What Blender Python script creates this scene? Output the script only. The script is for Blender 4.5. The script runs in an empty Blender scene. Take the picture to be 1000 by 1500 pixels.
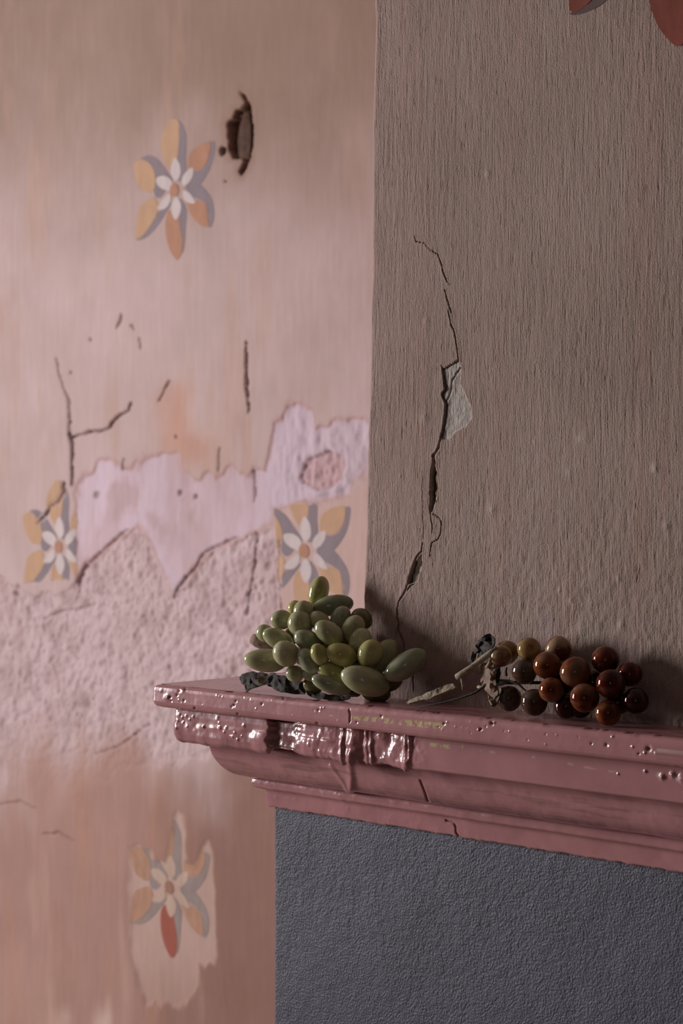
import bpy, bmesh, math, random
import numpy as np
from mathutils import Vector, Matrix
from mathutils.geometry import delaunay_2d_cdt

# ------------------------------------------------------------------ camera
scene = bpy.context.scene
col = scene.collection
FPX = 2917.0                      # focal length in pixels of the 1000 x 1500 frame (70 mm)
ANG = math.radians(45.45)
AX = np.array([-math.cos(ANG), math.sin(ANG), 0.0])     # view axis
RT = np.array([math.sin(ANG), math.cos(ANG), 0.0])      # camera right
UP = np.array([0.0, 0.0, 1.0])
SHELF = 1.25
EYE = SHELF + 0.1456
CAM = np.array([1.0008, -1.04, EYE])
HY = 724.0                        # horizon row
REAR = 0.70                       # plane of the recessed wall

cam_d = bpy.data.cameras.new('camera')
cam = bpy.data.objects.new('camera', cam_d)
col.objects.link(cam)
cam_d.sensor_fit = 'VERTICAL'
cam_d.sensor_height = 36.0
cam_d.sensor_width = 24.0
cam_d.lens = 70.0
cam_d.shift_y = -(750.0 - HY) / 1500.0
cam_d.clip_start = 0.05
cam.location = CAM
cam.rotation_euler = Vector(AX).to_track_quat('-Z', 'Y').to_euler()
cam_d.dof.use_dof = True
cam_d.dof.focus_distance = 1.36
cam_d.dof.aperture_fstop = 14.5
scene.camera = cam

# ------------------------------------------------------------------ light
scene.view_settings.view_transform = 'Standard'
scene.view_settings.look = 'None'
scene.view_settings.gamma = 1.0
scene.view_settings.use_curve_mapping = False
scene.view_settings.exposure = 0.0

world = bpy.data.worlds.new('room_air')
scene.world = world
world.use_nodes = True
world.node_tree.nodes['Background'].inputs['Color'].default_value = (0.92, 0.90, 1.0, 1)
world.node_tree.nodes['Background'].inputs['Strength'].default_value = 0.014


def area_light(name, loc, target, sx, sy, power, colour, spread=180):
    d = bpy.data.lights.new(name, 'AREA')
    d.shape = 'RECTANGLE'
    d.size, d.size_y, d.energy, d.color = sx, sy, power, colour
    d.spread = math.radians(spread)
    o = bpy.data.objects.new(name, d)
    col.objects.link(o)
    o.location = loc
    o.rotation_euler = (Vector(target) - Vector(loc)).to_track_quat('-Z', 'Y').to_euler()
    return o


# daylight entering by the window in the left wall, and a fainter one behind the camera
area_light('window_daylight', (-2.50, -1.27, 1.58), (0.0, -0.90, 1.45), 0.58, 1.05, 76.0, (1.0, 0.97, 0.975))
area_light('far_window_daylight', (2.1, -2.9, 1.75), (0.1, 0.0, 1.25), 0.5, 0.9, 1.1, (0.95, 0.97, 1.0))

# ------------------------------------------------------------------ helpers
rng = np.random.RandomState(7)
random.seed(11)


def lin(r, g, b):
    f = lambda c: (c / 12.92) if c <= 0.04045 else ((c + 0.055) / 1.055) ** 2.4
    return np.array([f(r / 255.0), f(g / 255.0), f(b / 255.0)])


def at(px, py, depth):
    """point seen at a photo pixel, at a distance along the view axis"""
    return CAM + depth * (AX + (px - 500.0) / FPX * RT - (py - HY) / FPX * UP)


def on_y(px, py, Y):
    t = (px - 500.0) / FPX
    s = (Y - CAM[1]) / (AX[1] + t * RT[1])
    return at(px, py, s)


def to_px(P):
    d = P - CAM
    z = d @ AX
    return 500.0 + FPX * (d @ RT) / z, HY - FPX * d[..., 2] / z


def depth_f(px, f):
    """depth of a pixel column between the shelf front (0) and the chimney breast (1)"""
    t = (px - 500.0) / FPX
    c = AX[1] + t * RT[1]
    a = (-0.052 - CAM[1]) / c
    b = (0.0 - CAM[1]) / c
    return a + f * (b - a)


def vnoise(x, y, seed=0):
    r = np.random.RandomState(seed)
    T = r.rand(256, 256)
    xi = np.floor(x).astype(int)
    yi = np.floor(y).astype(int)
    fx = x - xi
    fy = y - yi
    fx = fx * fx * (3 - 2 * fx)
    fy = fy * fy * (3 - 2 * fy)
    a = T[xi % 256, yi % 256]
    b = T[(xi + 1) % 256, yi % 256]
    c = T[xi % 256, (yi + 1) % 256]
    d = T[(xi + 1) % 256, (yi + 1) % 256]
    return (a * (1 - fx) + b * fx) * (1 - fy) + (c * (1 - fx) + d * fx) * fy - 0.5


def fbm(x, y, seed=0, octv=4):
    v = 0.0
    a = 1.0
    for i in range(octv):
        v = v + a * vnoise(x * 2 ** i + 13.7 * i, y * 2 ** i + 7.3 * i, seed + i)
        a *= 0.5
    return v


def sstep(a, b, x):
    t = np.clip((x - a) / (b - a), 0, 1)
    return t * t * (3 - 2 * t)


def seg_dist(px, py, pts, widths=None):
    """distance to a polyline, and the width interpolated along it"""
    best = np.full(px.shape, 1e9)
    wid = np.zeros(px.shape)
    for i in range(len(pts) - 1):
        ax, ay = pts[i]
        bx, by = pts[i + 1]
        dx, dy = bx - ax, by - ay
        t = np.clip(((px - ax) * dx + (py - ay) * dy) / (dx * dx + dy * dy + 1e-9), 0, 1)
        d = np.hypot(px - ax - t * dx, py - ay - t * dy)
        m = d < best
        best = np.where(m, d, best)
        if widths is not None:
            wid = np.where(m, widths[i] + t * (widths[i + 1] - widths[i]), wid)
    return best, wid


def poly_sd(px, py, pts):
    """signed distance to a polygon, positive inside"""
    d, _ = seg_dist(px, py, list(pts) + [pts[0]])
    ins = np.zeros(px.shape, bool)
    n = len(pts)
    for i in range(n):
        x0, y0 = pts[i]
        x1, y1 = pts[(i + 1) % n]
        c = (y0 > py) != (y1 > py)
        xx = (x1 - x0) * (py - y0) / ((y1 - y0) if y1 != y0 else 1e-9) + x0
        ins ^= c & (px < xx)
    return np.where(ins, d, -d)


def tag(o, label=None, cat=None, group=None, kind=None):
    if label: o['label'] = label
    if cat: o['category'] = cat
    if group: o['group'] = group
    if kind: o['kind'] = kind
    return o


def empty(name, loc, parent=None):
    o = bpy.data.objects.new(name, None)
    o.empty_display_size = 0.02
    col.objects.link(o)
    o.location = loc
    if parent: o.parent = parent
    return o


def link_mesh(name, me, mat, parent=None, smooth=True):
    o = bpy.data.objects.new(name, me)
    col.objects.link(o)
    if mat and not me.materials: me.materials.append(mat)
    if parent: o.parent = parent
    if smooth:
        me.polygons.foreach_set('use_smooth', [True] * len(me.polygons))
    return o


def mesh_py(name, verts, faces, mat, parent=None, smooth=True):
    me = bpy.data.meshes.new(name)
    me.from_pydata([tuple(map(float, v)) for v in verts], [], [tuple(f) for f in faces])
    me.update()
    return link_mesh(name, me, mat, parent, smooth)


def grid_mesh(name, P, mat, parent=None, colour=None, flip=False):
    """P: (rows, cols, 3) array of points; colour: (rows, cols, 3) linear paint colour"""
    r, c = P.shape[:2]
    idx = np.arange(r * c).reshape(r, c)
    q = np.stack([idx[:-1, :-1], idx[:-1, 1:], idx[1:, 1:], idx[1:, :-1]], -1).reshape(-1, 4)
    if flip: q = q[:, ::-1]
    me = bpy.data.meshes.new(name)
    me.vertices.add(r * c)
    me.vertices.foreach_set('co', P.reshape(-1).astype(np.float32))
    me.loops.add(q.size)
    me.loops.foreach_set('vertex_index', q.reshape(-1).astype(np.int32))
    me.polygons.add(len(q))
    me.polygons.foreach_set('loop_start', np.arange(0, q.size, 4, dtype=np.int32))
    me.polygons.foreach_set('use_smooth', np.ones(len(q), dtype=bool))
    me.update(calc_edges=True)
    if colour is not None:
        a = me.color_attributes.new('paint', 'FLOAT_COLOR', 'POINT')
        cc = np.ones((r * c, 4), np.float32)
        cc[:, :3] = colour.reshape(-1, 3)
        a.data.foreach_set('color', cc.reshape(-1))
    return link_mesh(name, me, mat, parent, False)


def box(name, lo, hi, mat, parent=None):
    v = [(x, y, z) for x in (lo[0], hi[0]) for y in (lo[1], hi[1]) for z in (lo[2], hi[2])]
    f = [(0, 1, 3, 2), (4, 6, 7, 5), (0, 4, 5, 1), (2, 3, 7, 6), (0, 2, 6, 4), (1, 5, 7, 3)]
    return mesh_py(name, v, f, mat, parent, False)


def smooth_closed(pts, n=4):
    """Catmull-Rom resampling of a closed outline"""
    out = []
    m = len(pts)
    for i in range(m):
        p0, p1, p2, p3 = (np.array(pts[(i + k) % m], float) for k in (-1, 0, 1, 2))
        for k in range(n):
            t = k / n
            out.append(0.5 * ((2 * p1) + (p2 - p0) * t + (2 * p0 - 5 * p1 + 4 * p2 - p3) * t * t
                              + (-p0 + 3 * p1 - 3 * p2 + p3) * t ** 3))
    return np.array(out)


def tube(name, pts, radii, mat, parent=None, seg=10, wob=0.0, seed=1, origin=(0, 0, 0)):
    r = random.Random(seed)
    pts = [Vector(p) for p in pts]
    V, Fc = [], []
    n = len(pts)
    ref = Vector((0.13, 0.3, 1)).normalized()
    for i, p in enumerate(pts):
        t = (pts[min(i + 1, n - 1)] - pts[max(i - 1, 0)]).normalized()
        a = t.cross(ref).normalized()
        b = t.cross(a).normalized()
        for k in range(seg):
            an = 2 * math.pi * k / seg
            rr = radii[i] * (1 + wob * (r.random() - 0.5) * 2)
            V.append(p + (a * math.cos(an) + b * math.sin(an)) * rr - Vector(origin))
    for i in range(n - 1):
        for k in range(seg):
            k2 = (k + 1) % seg
            Fc.append((i * seg + k, i * seg + k2, (i + 1) * seg + k2, (i + 1) * seg + k))
    Fc.append(tuple(reversed(range(seg))))
    Fc.append(tuple(range((n - 1) * seg, n * seg)))
    return mesh_py(name, V, Fc, mat, parent)


# ------------------------------------------------------------------ materials
def nt(name):
    m = bpy.data.materials.new(name)
    m.use_nodes = True
    t = m.node_tree
    b = t.nodes['Principled BSDF']
    return m, t, b


def nd(t, typ, **kw):
    n = t.nodes.new(typ)
    for k, v in kw.items():
        if k in n.inputs.keys(): n.inputs[k].default_value = v
        else: setattr(n, k, v)
    return n


def coords(t, scale=(1, 1, 1), loc=(0, 0, 0)):
    tc = nd(t, 'ShaderNodeTexCoord')
    mp = nd(t, 'ShaderNodeMapping')
    mp.inputs['Scale'].default_value = scale
    mp.inputs['Location'].default_value = loc
    t.links.new(tc.outputs['Object'], mp.inputs['Vector'])
    return mp.outputs['Vector']


def noise(t, vec, scale, detail=4.0, rough=0.55):
    n = nd(t, 'ShaderNodeTexNoise')
    n.inputs['Scale'].default_value = scale
    n.inputs['Detail'].default_value = detail
    n.inputs['Roughness'].default_value = rough
    t.links.new(vec, n.inputs['Vector'])
    return n.outputs['Fac']


def ramp(t, fac, stops):
    r = nd(t, 'ShaderNodeValToRGB')
    e = r.color_ramp.elements
    while len(e) < len(stops): e.new(0.5)
    for i, (p, c) in enumerate(stops):
        e[i].position = p
        e[i].color = tuple(c) + (1,) if len(c) == 3 else c
    t.links.new(fac, r.inputs['Fac'])
    return r.outputs['Color']


def mix(t, a, b, fac=0.5, mode='MIX'):
    m = nd(t, 'ShaderNodeMix')
    m.data_type = 'RGBA'
    m.blend_type = mode
    for sock, v in ((m.inputs['Factor'], fac), (m.inputs['A'], a), (m.inputs['B'], b)):
        if hasattr(v, 'is_linked') or hasattr(v, 'links'): t.links.new(v, sock)
        elif isinstance(v, (int, float)): sock.default_value = v
        else: sock.default_value = tuple(v)[:3] + (1,)
    # the colour sockets of the mix node
    for nm, v in (('A', a), ('B', b)):
        s = [i for i in m.inputs if i.name == nm and i.type == 'RGBA'][0]
        if hasattr(v, 'links'): t.links.new(v, s)
        else: s.default_value = tuple(v)[:3] + (1,)
    s = [i for i in m.inputs if i.name == 'Factor' and i.type == 'VALUE'][0]
    if hasattr(fac, 'links'): t.links.new(fac, s)
    else: s.default_value = fac
    return [o for o in m.outputs if o.type == 'RGBA'][0]


def bump(t, b, heights):
    prev = None
    for h, strength, dist in heights:
        n = nd(t, 'ShaderNodeBump')
        n.inputs['Strength'].default_value = strength
        n.inputs['Distance'].default_value = dist
        t.links.new(h, n.inputs['Height'])
        if prev: t.links.new(prev, n.inputs['Normal'])
        prev = n.outputs['Normal']
    t.links.new(prev, b.inputs['Normal'])


def G(v):
    return (v, v, v)


def wall_material(name, rough=0.85, streak=(420, 420, 18), sb=0.35, fine=260, fb=0.25, vary=0.16, mottle=7.0, ticks=False):
    m, t, b = nt(name)
    at_ = nd(t, 'ShaderNodeAttribute', attribute_name='paint')
    v0 = coords(t)
    vs = coords(t, streak)
    n1 = noise(t, vs, 1.0, 3.0)
    n2 = noise(t, v0, mottle, 5.0, 0.6)
    n3 = noise(t, v0, fine, 3.0)
    c = mix(t, at_.outputs['Color'], ramp(t, n1, [(0.3, G(1 - vary)), (0.7, G(1 + vary))]), 1.0, 'MULTIPLY')
    c = mix(t, c, ramp(t, n2, [(0.3, (0.92, 0.90, 0.88)), (0.7, (1.06, 1.06, 1.07))]), 1.0, 'MULTIPLY')
    hs = [(n1, sb, 0.0012), (n3, fb, 0.0008)]
    if ticks:
        n4 = noise(t, coords(t, (560, 560, 85), (3.1, 0.7, 5.3)), 1.0, 2.0, 0.6)
        c = mix(t, c, ramp(t, n4, [(0.60, G(1.0)), (0.72, (0.78, 0.75, 0.73))]), 1.0, 'MULTIPLY')
        hs.append((ramp(t, n4, [(0.60, G(1.0)), (0.74, G(0.0))]), 0.5, 0.0008))
    t.links.new(c, b.inputs['Base Color'])
    b.inputs['Roughness'].default_value = rough
    b.inputs['Specular IOR Level'].default_value = 0.25
    bump(t, b, hs)
    return m


M_rear = wall_material('old_pink_limewash', streak=(130, 130, 14), sb=0.30, fine=230, fb=0.18, vary=0.05)
M_breast = wall_material('combed_mauve_distemper', rough=0.75, streak=(900, 900, 75), sb=0.55, fine=900, fb=0.7, vary=0.07, mottle=9.0, ticks=True)


def paint_flat(name, c, vary=0.10):
    m, t, b = nt(name)
    v0 = coords(t, (60, 60, 22))
    n1 = noise(t, v0, 1.0, 5.0, 0.65)
    cc = mix(t, tuple(c), ramp(t, n1, [(0.3, G(1 - vary)), (0.7, G(1 + vary))]), 1.0, 'MULTIPLY')
    t.links.new(cc, b.inputs['Base Color'])
    b.inputs['Roughness'].default_value = 0.85
    b.inputs['Specular IOR Level'].default_value = 0.2
    return m


M_ochre = paint_flat('ochre_stencil_paint', lin(198, 160, 132))
M_ochre_d = paint_flat('burnt_ochre_stencil_paint', lin(184, 138, 116))
M_red = paint_flat('iron_red_stencil_paint', lin(164, 96, 82))
M_pgrey = paint_flat('blue_grey_stencil_paint', lin(146, 132, 138))
M_white = paint_flat('chalk_white_stencil_paint', lin(210, 195, 194))
M_ochre4 = paint_flat('dulled_ochre_stencil_paint', lin(182, 142, 120), 0.18)
M_grey4 = paint_flat('dulled_grey_stencil_paint', lin(156, 140, 136), 0.15)
M_white4 = paint_flat('yellowed_white_stencil_paint', lin(194, 168, 152), 0.12)
M_cen4 = paint_flat('dulled_brown_stencil_paint', lin(162, 122, 104))
M_redbr = paint_flat('faded_brick_red_paint', lin(138, 76, 65), 0.25)
M_greybr = paint_flat('faded_grey_brown_paint', lin(106, 88, 84), 0.2)


def m_gloss():
    m, t, b = nt('glossy_old_rose_paint')
    at_ = nd(t, 'ShaderNodeAttribute', attribute_name='paint')
    v0 = coords(t)
    n1 = noise(t, v0, 22, 4.0)
    n2 = noise(t, v0, 210, 3.0)
    c = mix(t, at_.outputs['Color'], ramp(t, n1, [(0.3, (0.86, 0.84, 0.82)), (0.7, (1.08, 1.06, 1.06))]), 1.0, 'MULTIPLY')
    t.links.new(c, b.inputs['Base Color'])
    b.inputs['Roughness'].default_value = 0.22
    b.inputs['Specular IOR Level'].default_value = 0.45
    bump(t, b, [(n1, 0.12, 0.002), (n2, 0.10, 0.0008)])
    return m


M_gloss = m_gloss()


def m_base():
    m, t, b = nt('slate_grey_stippled_paint')
    v0 = coords(t)
    n1 = noise(t, v0, 6, 4.0)
    n2 = noise(t, v0, 640, 2.0, 0.5)
    n3 = noise(t, v0, 170, 3.0, 0.5)
    c = ramp(t, n1, [(0.3, lin(78, 78, 91)), (0.7, lin(88, 87, 102))])
    t.links.new(c, b.inputs['Base Color'])
    b.inputs['Roughness'].default_value = 0.55
    b.inputs['Specular IOR Level'].default_value = 0.35
    bump(t, b, [(n3, 0.12, 0.0010), (n2, 0.85, 0.0011)])
    return m


M_base = m_base()


def m_grape(name, c1, c2, c3):
    m, t, b = nt(name)
    oi = nd(t, 'ShaderNodeObjectInfo')
    tc = nd(t, 'ShaderNodeTexCoord')
    ad = nd(t, 'ShaderNodeVectorMath', operation='ADD')
    sc = nd(t, 'ShaderNodeVectorMath', operation='SCALE')
    cx = nd(t, 'ShaderNodeCombineXYZ')
    for k in 'XYZ': t.links.new(oi.outputs['Random'], cx.inputs[k])
    t.links.new(cx.outputs[0], sc.inputs[0])
    sc.inputs['Scale'].default_value = 37.0
    t.links.new(tc.outputs['Object'], ad.inputs[0])
    t.links.new(sc.outputs[0], ad.inputs[1])
    n1 = noise(t, ad.outputs[0], 0.9, 3.0, 0.6)
    c = ramp(t, n1, [(0.30, c1), (0.52, c2), (0.74, c3)])
    r2 = ramp(t, oi.outputs['Random'], [(0.0, (0.86, 0.88, 0.84)), (0.5, (1.0, 1.0, 1.0)), (1.0, (1.12, 1.08, 1.10))])
    c = mix(t, c, r2, 1.0, 'MULTIPLY')
    t.links.new(c, b.inputs['Base Color'])
    b.inputs['Roughness'].default_value = 0.11
    b.inputs['Specular IOR Level'].default_value = 0.5
    b.inputs['Subsurface Weight'].default_value = 0.95
    b.inputs['Subsurface Radius'].default_value = (1.0, 1.0, 0.8)
    b.inputs['Subsurface Scale'].default_value = 0.0045
    b.inputs['Coat Weight'].default_value = 0.0
    return m


M_green = m_grape('polished_green_stone', lin(158, 160, 118), lin(182, 181, 144), lin(202, 199, 172))
M_green_y = m_grape('polished_olive_stone', lin(160, 158, 98), lin(182, 178, 118), lin(196, 190, 146))
M_green_g = m_grape('polished_grey_green_stone', lin(142, 148, 116), lin(166, 170, 142), lin(184, 186, 162))
M_green_b = m_grape('polished_brown_green_stone', lin(100, 94, 60), lin(124, 118, 80), lin(144, 136, 100))


def m_agate(name, c1, c2, c3, trans=0.0):
    m, t, b = nt(name)
    oi = nd(t, 'ShaderNodeObjectInfo')
    tc = nd(t, 'ShaderNodeTexCoord')
    mp = nd(t, 'ShaderNodeMapping')
    t.links.new(tc.outputs['Object'], mp.inputs['Vector'])
    cx = nd(t, 'ShaderNodeCombineXYZ')
    mu = nd(t, 'ShaderNodeMath', operation='MULTIPLY')
    mu.inputs[1].default_value = 19.0
    t.links.new(oi.outputs['Random'], mu.inputs[0])
    for k in 'XY': t.links.new(mu.outputs[0], cx.inputs[k])
    t.links.new(cx.outputs[0], mp.inputs['Location'])
    mp.inputs['Scale'].default_value = (0.5, 0.5, 1.1)
    n1 = noise(t, mp.outputs[0], 1.15, 2.5, 0.5)
    c = ramp(t, n1, [(0.34, c1), (0.5, c2), (0.63, c3)])
    t.links.new(c, b.inputs['Base Color'])
    b.inputs['Roughness'].default_value = 0.07
    b.inputs['Subsurface Weight'].default_value = 1.0
    b.inputs['Specular IOR Level'].default_value = 0.32
    b.inputs['Subsurface Radius'].default_value = (1.0, 0.55, 0.3)
    b.inputs['Subsurface Scale'].default_value = 0.009
    b.inputs['Transmission Weight'].default_value = trans
    b.inputs['IOR'].default_value = 1.5
    b.inputs['Coat Weight'].default_value = 0.0
    return m


M_am_y = m_agate('honey_agate', lin(136, 106, 60), lin(158, 134, 98), lin(124, 78, 36))
M_am_o = m_agate('amber_agate', lin(118, 92, 78), lin(126, 72, 34), lin(92, 38, 16))
M_am_r = m_agate('carnelian_agate', lin(100, 50, 32), lin(94, 32, 16), lin(66, 18, 10))
M_am_g = m_agate('smoky_agate', lin(94, 84, 76), lin(78, 62, 54), lin(88, 54, 30))
M_am_p = m_agate('pale_banded_agate', lin(168, 146, 122), lin(150, 124, 98), lin(110, 42, 20))
M_am_d = m_agate('dark_carnelian_agate', lin(70, 32, 22), lin(56, 20, 14), lin(44, 14, 10))


def m_wood(name, ca, cb, sc=260):
    m, t, b = nt(name)
    n1 = noise(t, coords(t), sc, 5.0, 0.7)
    n2 = noise(t, coords(t, (900, 900, 300)), 1.0, 3.0)
    t.links.new(ramp(t, n1, [(0.3, ca), (0.7, cb)]), b.inputs['Base Color'])
    b.inputs['Roughness'].default_value = 0.8
    bump(t, b, [(n1, 0.5, 0.001), (n2, 0.4, 0.0006)])
    return m


M_stick = m_wood('dry_bleached_twig', lin(132, 116, 96), lin(182, 166, 142))
M_stalk = m_wood('dry_brown_stalk', lin(116, 93, 78), lin(162, 134, 115))
M_leafd = m_wood('dried_blackened_leaf', lin(34, 29, 28), lin(66, 58, 54), 180)
M_leafb = m_wood('dried_brown_leaf', lin(74, 60, 52), lin(128, 106, 92), 180)
M_wire = m_wood('dark_stalk_wire', lin(30, 25, 22), lin(56, 48, 42))
M_plug = m_wood('old_timber', lin(58, 40, 30), lin(104, 70, 52), 120)
M_side = paint_flat('pale_side_wall_paint', lin(150, 134, 124))
M_floor = paint_flat('dark_floor_boards', lin(158, 138, 124))
M_ceil = paint_flat('off_white_ceiling', lin(150, 140, 132))
M_frame = paint_flat('white_window_paint', lin(222, 220, 214))

# ------------------------------------------------------------------ rear wall
FL = [(255.6, 278.4), (445.5, 807.0), (86.0, 801.0), (247.5, 1300.0)]      # centres of the stencilled flowers


def spaced(a, b, step, lo, hi, coarse):
    """coordinates dense on [a, b] and coarse out to lo and hi"""
    left = np.arange(lo, a - 1e-6, coarse)
    right = np.arange(hi, b + 1e-6, -coarse)[::-1]
    return np.concatenate([left, np.arange(a, b, step), right])


X_L = -2.44                                          # side wall
P0 = on_y(-150, 724, REAR)
P1 = on_y(585, 724, REAR)
xs = spaced(P0[0], P1[0], 0.0020, X_L - 0.02, 0.02, 0.05)
zs = spaced(EYE - 0.74, EYE + 0.74, 0.0018, -0.0, 2.6, 0.06)
XX, ZZ = np.meshgrid(xs, zs)
PP = np.stack([XX, np.full_like(XX, REAR), ZZ], -1)
px, py = to_px(PP)
far = XX < CAM[0] - 2.0 * (CAM[0] - P0[0])
px = np.where(far, -400, px)
wx = px + 12 * fbm(XX * 45, ZZ * 30, 3, 5)
wy = py + 13 * fbm(XX * 48, ZZ * 36, 11, 5)

LILAC = [(113, 862), (110, 760), (112, 712), (135, 685), (160, 672), (178, 684), (203, 682), (212, 665), (235, 662), (262, 668), (268, 690),
         (290, 704), (302, 690), (315, 700), (330, 688), (345, 684), (362, 692), (372, 680), (388, 690), (395, 650), (400, 620), (412, 598), (430, 586), (445, 596),
         (458, 600), (464, 622), (478, 618), (500, 612), (515, 618), (545, 616), (545, 690), (522, 705), (512, 728),
         (480, 738), (430, 737), (402, 742), (396, 770), (368, 782), (335, 790), (308, 803), (290, 822), (280, 836), (257, 872), (244, 848),
         (235, 825), (218, 795), (200, 770), (185, 776), (165, 792), (140, 815), (122, 832)]
ROUGH = [(-118, 905), (-96, 870), (-60, 862), (-30, 846), (-2, 842), (22, 860), (60, 868), (100, 866), (113, 850), (122, 832), (140, 815), (165, 792), (185, 776), (200, 770), (218, 795),
         (235, 825), (244, 848), (257, 872), (280, 836), (290, 822), (308, 803), (335, 790), (372, 786), (402, 776), (411, 860), (414, 950), (470, 1010), (470, 1110), (330, 1112),
         (180, 1128), (100, 1165), (60, 1150), (30, 1172), (-20, 1160), (-70, 1120), (-92, 1060), (-128, 1010), (-110, 950)]
RECESS = [(440, 712), (436, 702), (443, 695), (447, 678), (462, 664), (478, 660), (488, 668), (500, 666), (505, 682), (500, 700), (482, 714), (462, 718)]
WIN = [(188, 1243), (203, 1238), (219, 1243), (223, 1259), (242, 1259), (250, 1215), (255, 1196), (261, 1188), (268, 1193), (270, 1240), (273, 1265), (283, 1267), (296, 1241),
       (306, 1233), (312, 1246), (314, 1414), (295, 1412), (292, 1441), (277, 1462), (264, 1478), (240, 1470), (212, 1474), (204, 1440), (190, 1393)]
BOX3 = [(404, 738), (432, 737), (480, 738), (512, 728), (530, 705), (560, 700), (560, 960), (412, 960), (409, 860), (402, 776)]

lil = sstep(-1.2, 2.0, poly_sd(wx, wy, LILAC))
sd_r = poly_sd(wx, wy, ROUGH)
rgh = sstep(-2.0, 4.0, sd_r)
rec = sstep(-1.5, 2.0, poly_sd(wx * 0.6 + px * 0.4, wy * 0.6 + py * 0.4, RECESS))
win = sstep(-3.5, 4.0, poly_sd(0.5 * wx + 0.5 * px + 2 * fbm(XX * 160, ZZ * 20, 15, 3), 0.5 * wy + 0.5 * py + 14 * fbm(XX * 110, ZZ * 9, 16, 3) * sstep(1380, 1440, py), WIN))
bx3 = sstep(-1.5, 2.0, poly_sd(0.4 * wx + 0.6 * px, 0.4 * wy + 0.6 * py, BOX3)) * (1 - lil)

n_big = fbm(XX * 7, ZZ * 7, 21, 4)
n_vert = fbm(XX * 26, ZZ * 5.5, 31, 4)
n_med = fbm(XX * 45, ZZ * 45, 41, 4)
n_fine = fbm(XX * 165, ZZ * 165, 51, 3)


def C(r, g, b):
    return lin(r, g, b)[None, None, :]


def blend(c, d, m):
    m = np.clip(m, 0, 1)[..., None]
    return c * (1 - m) + d * m


up = C(202, 177, 175)
colr = np.broadcast_to(up, XX.shape + (3,)).copy()
colr = blend(colr, C(152, 124, 104), sstep(420, 60, py + 110 * n_big) * 0.75)            # ochre-tinged upper coat, darkened further for light falloff towards the top
colr = blend(colr, C(196, 160, 144), sstep(0.12, 0.55, n_vert) * 0.45 * sstep(900, 700, py))
colr = blend(colr, C(212, 190, 190), sstep(0.08, 0.5, n_big) * 0.6 * sstep(1000, 800, py) * sstep(150, 330, py))
st, _ = seg_dist(px, py, [(262, 585), (258, 640), (285, 655)])
colr = blend(colr, C(198, 146, 122), sstep(38, 4, st + 30 * n_big) * 0.55)
colr = blend(colr, C(208, 176, 170), bx3 * 0.9)
colr = blend(colr, C(180, 150, 144), sstep(250, 540, px + 80 * n_big) * sstep(680, 560, py) * 0.4)  # painted darker rightwards, as the window light weakens
colr = blend(colr, C(154, 127, 113), sstep(330, 20, py + 90 * n_big) * sstep(120, 480, px + 60 * n_vert) * 0.75)     # darker upper right, light falloff painted into the wall colour
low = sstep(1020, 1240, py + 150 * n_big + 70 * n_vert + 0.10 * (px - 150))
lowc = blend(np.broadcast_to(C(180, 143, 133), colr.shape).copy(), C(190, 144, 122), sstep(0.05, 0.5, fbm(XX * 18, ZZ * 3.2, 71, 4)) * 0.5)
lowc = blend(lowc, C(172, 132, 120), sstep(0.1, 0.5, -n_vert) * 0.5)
lowc = blend(lowc, C(144, 109, 99), sstep(150, 330, px + 50 * n_vert) * 0.8)  # light falloff to the lower right, put into the paint
lowc = blend(lowc, C(192, 154, 141), sstep(130, 20, px + 50 * n_vert) * sstep(1330, 1450, py) * 0.6)  # lower left lightened to paint in the stronger window light there
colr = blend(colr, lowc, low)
rc = blend(np.broadcast_to(C(208, 184, 187), colr.shape).copy(), C(190, 164, 166), sstep(-0.1, 0.45, n_med + 0.5 * n_big))
rc = blend(rc, C(206, 178, 180), sstep(0.05, 0.5, n_big) * 0.6)
colr = blend(colr, rc, rgh * (1 - sstep(1040, 1165, wy + 110 * n_big + 50 * n_vert + 0.10 * (px - 150))))
lc = blend(np.broadcast_to(C(212, 189, 200), colr.shape).copy(), C(204, 178, 184), sstep(-0.1, 0.4, n_big + n_vert))
lc = blend(lc, C(190, 160, 162), sstep(0.05, 0.5, fbm(XX * 26, ZZ * 20, 66, 4)) * 0.7)
lc = blend(lc, C(206, 186, 198), sstep(355, 430, px) * 0.8)
colr = blend(colr, lc, lil)
# thin warm rim where the upper coat breaks off over the lilac layer
sdl = poly_sd(wx, wy, LILAC)
colr = blend(colr, C(190, 150, 146), sstep(7, 0, np.abs(sdl)) * 0.6 * sstep(900, 800, py))
colr = blend(colr, C(196, 160, 162), rec * 0.8)
colr = blend(colr, C(196, 166, 156), win * (0.9 - 0.35 * sstep(1390, 1470, py)))
wl = sstep(1450, 1500, py + 40 * n_vert) * sstep(1580, 1520, py + 30 * n_vert) * (sstep(26, 6, np.abs(px - 88)) + sstep(20, 6, np.abs(px - 150)) + 0.0)
colr = blend(colr, C(214, 184, 172), wl * 0.9)
colr = blend(colr, C(206, 170, 156), sstep(0.25, 0.6, fbm(XX * 30, ZZ * 4, 91, 3)) * sstep(1180, 1330, py) * 0.4)

h = 0.0008 * n_big + 0.0004 * n_med
h = h - 0.0016 * lil + 0.0010 * lil * fbm(XX * 75, ZZ * 45, 61, 4) * (0.7 + 2.4 * sstep(385, 430, px))
lumps = fbm(XX * 95, ZZ * 95, 81, 4)
h = h + rgh * (-0.0034 + 0.0034 * lumps + 0.0026 * n_fine) * sstep(1200, 1040, wy + 40 * n_big)
h = h - 0.0045 * rec + rec * 0.0035 * n_fine
ring = np.exp(-((poly_sd(wx, wy, RECESS) + 7) / 6.0) ** 2)
h = h + 0.0022 * ring * (0.5 + n_med)
h = h - 0.0010 * win
h = h + 0.0009 * low * (1 - win)

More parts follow.
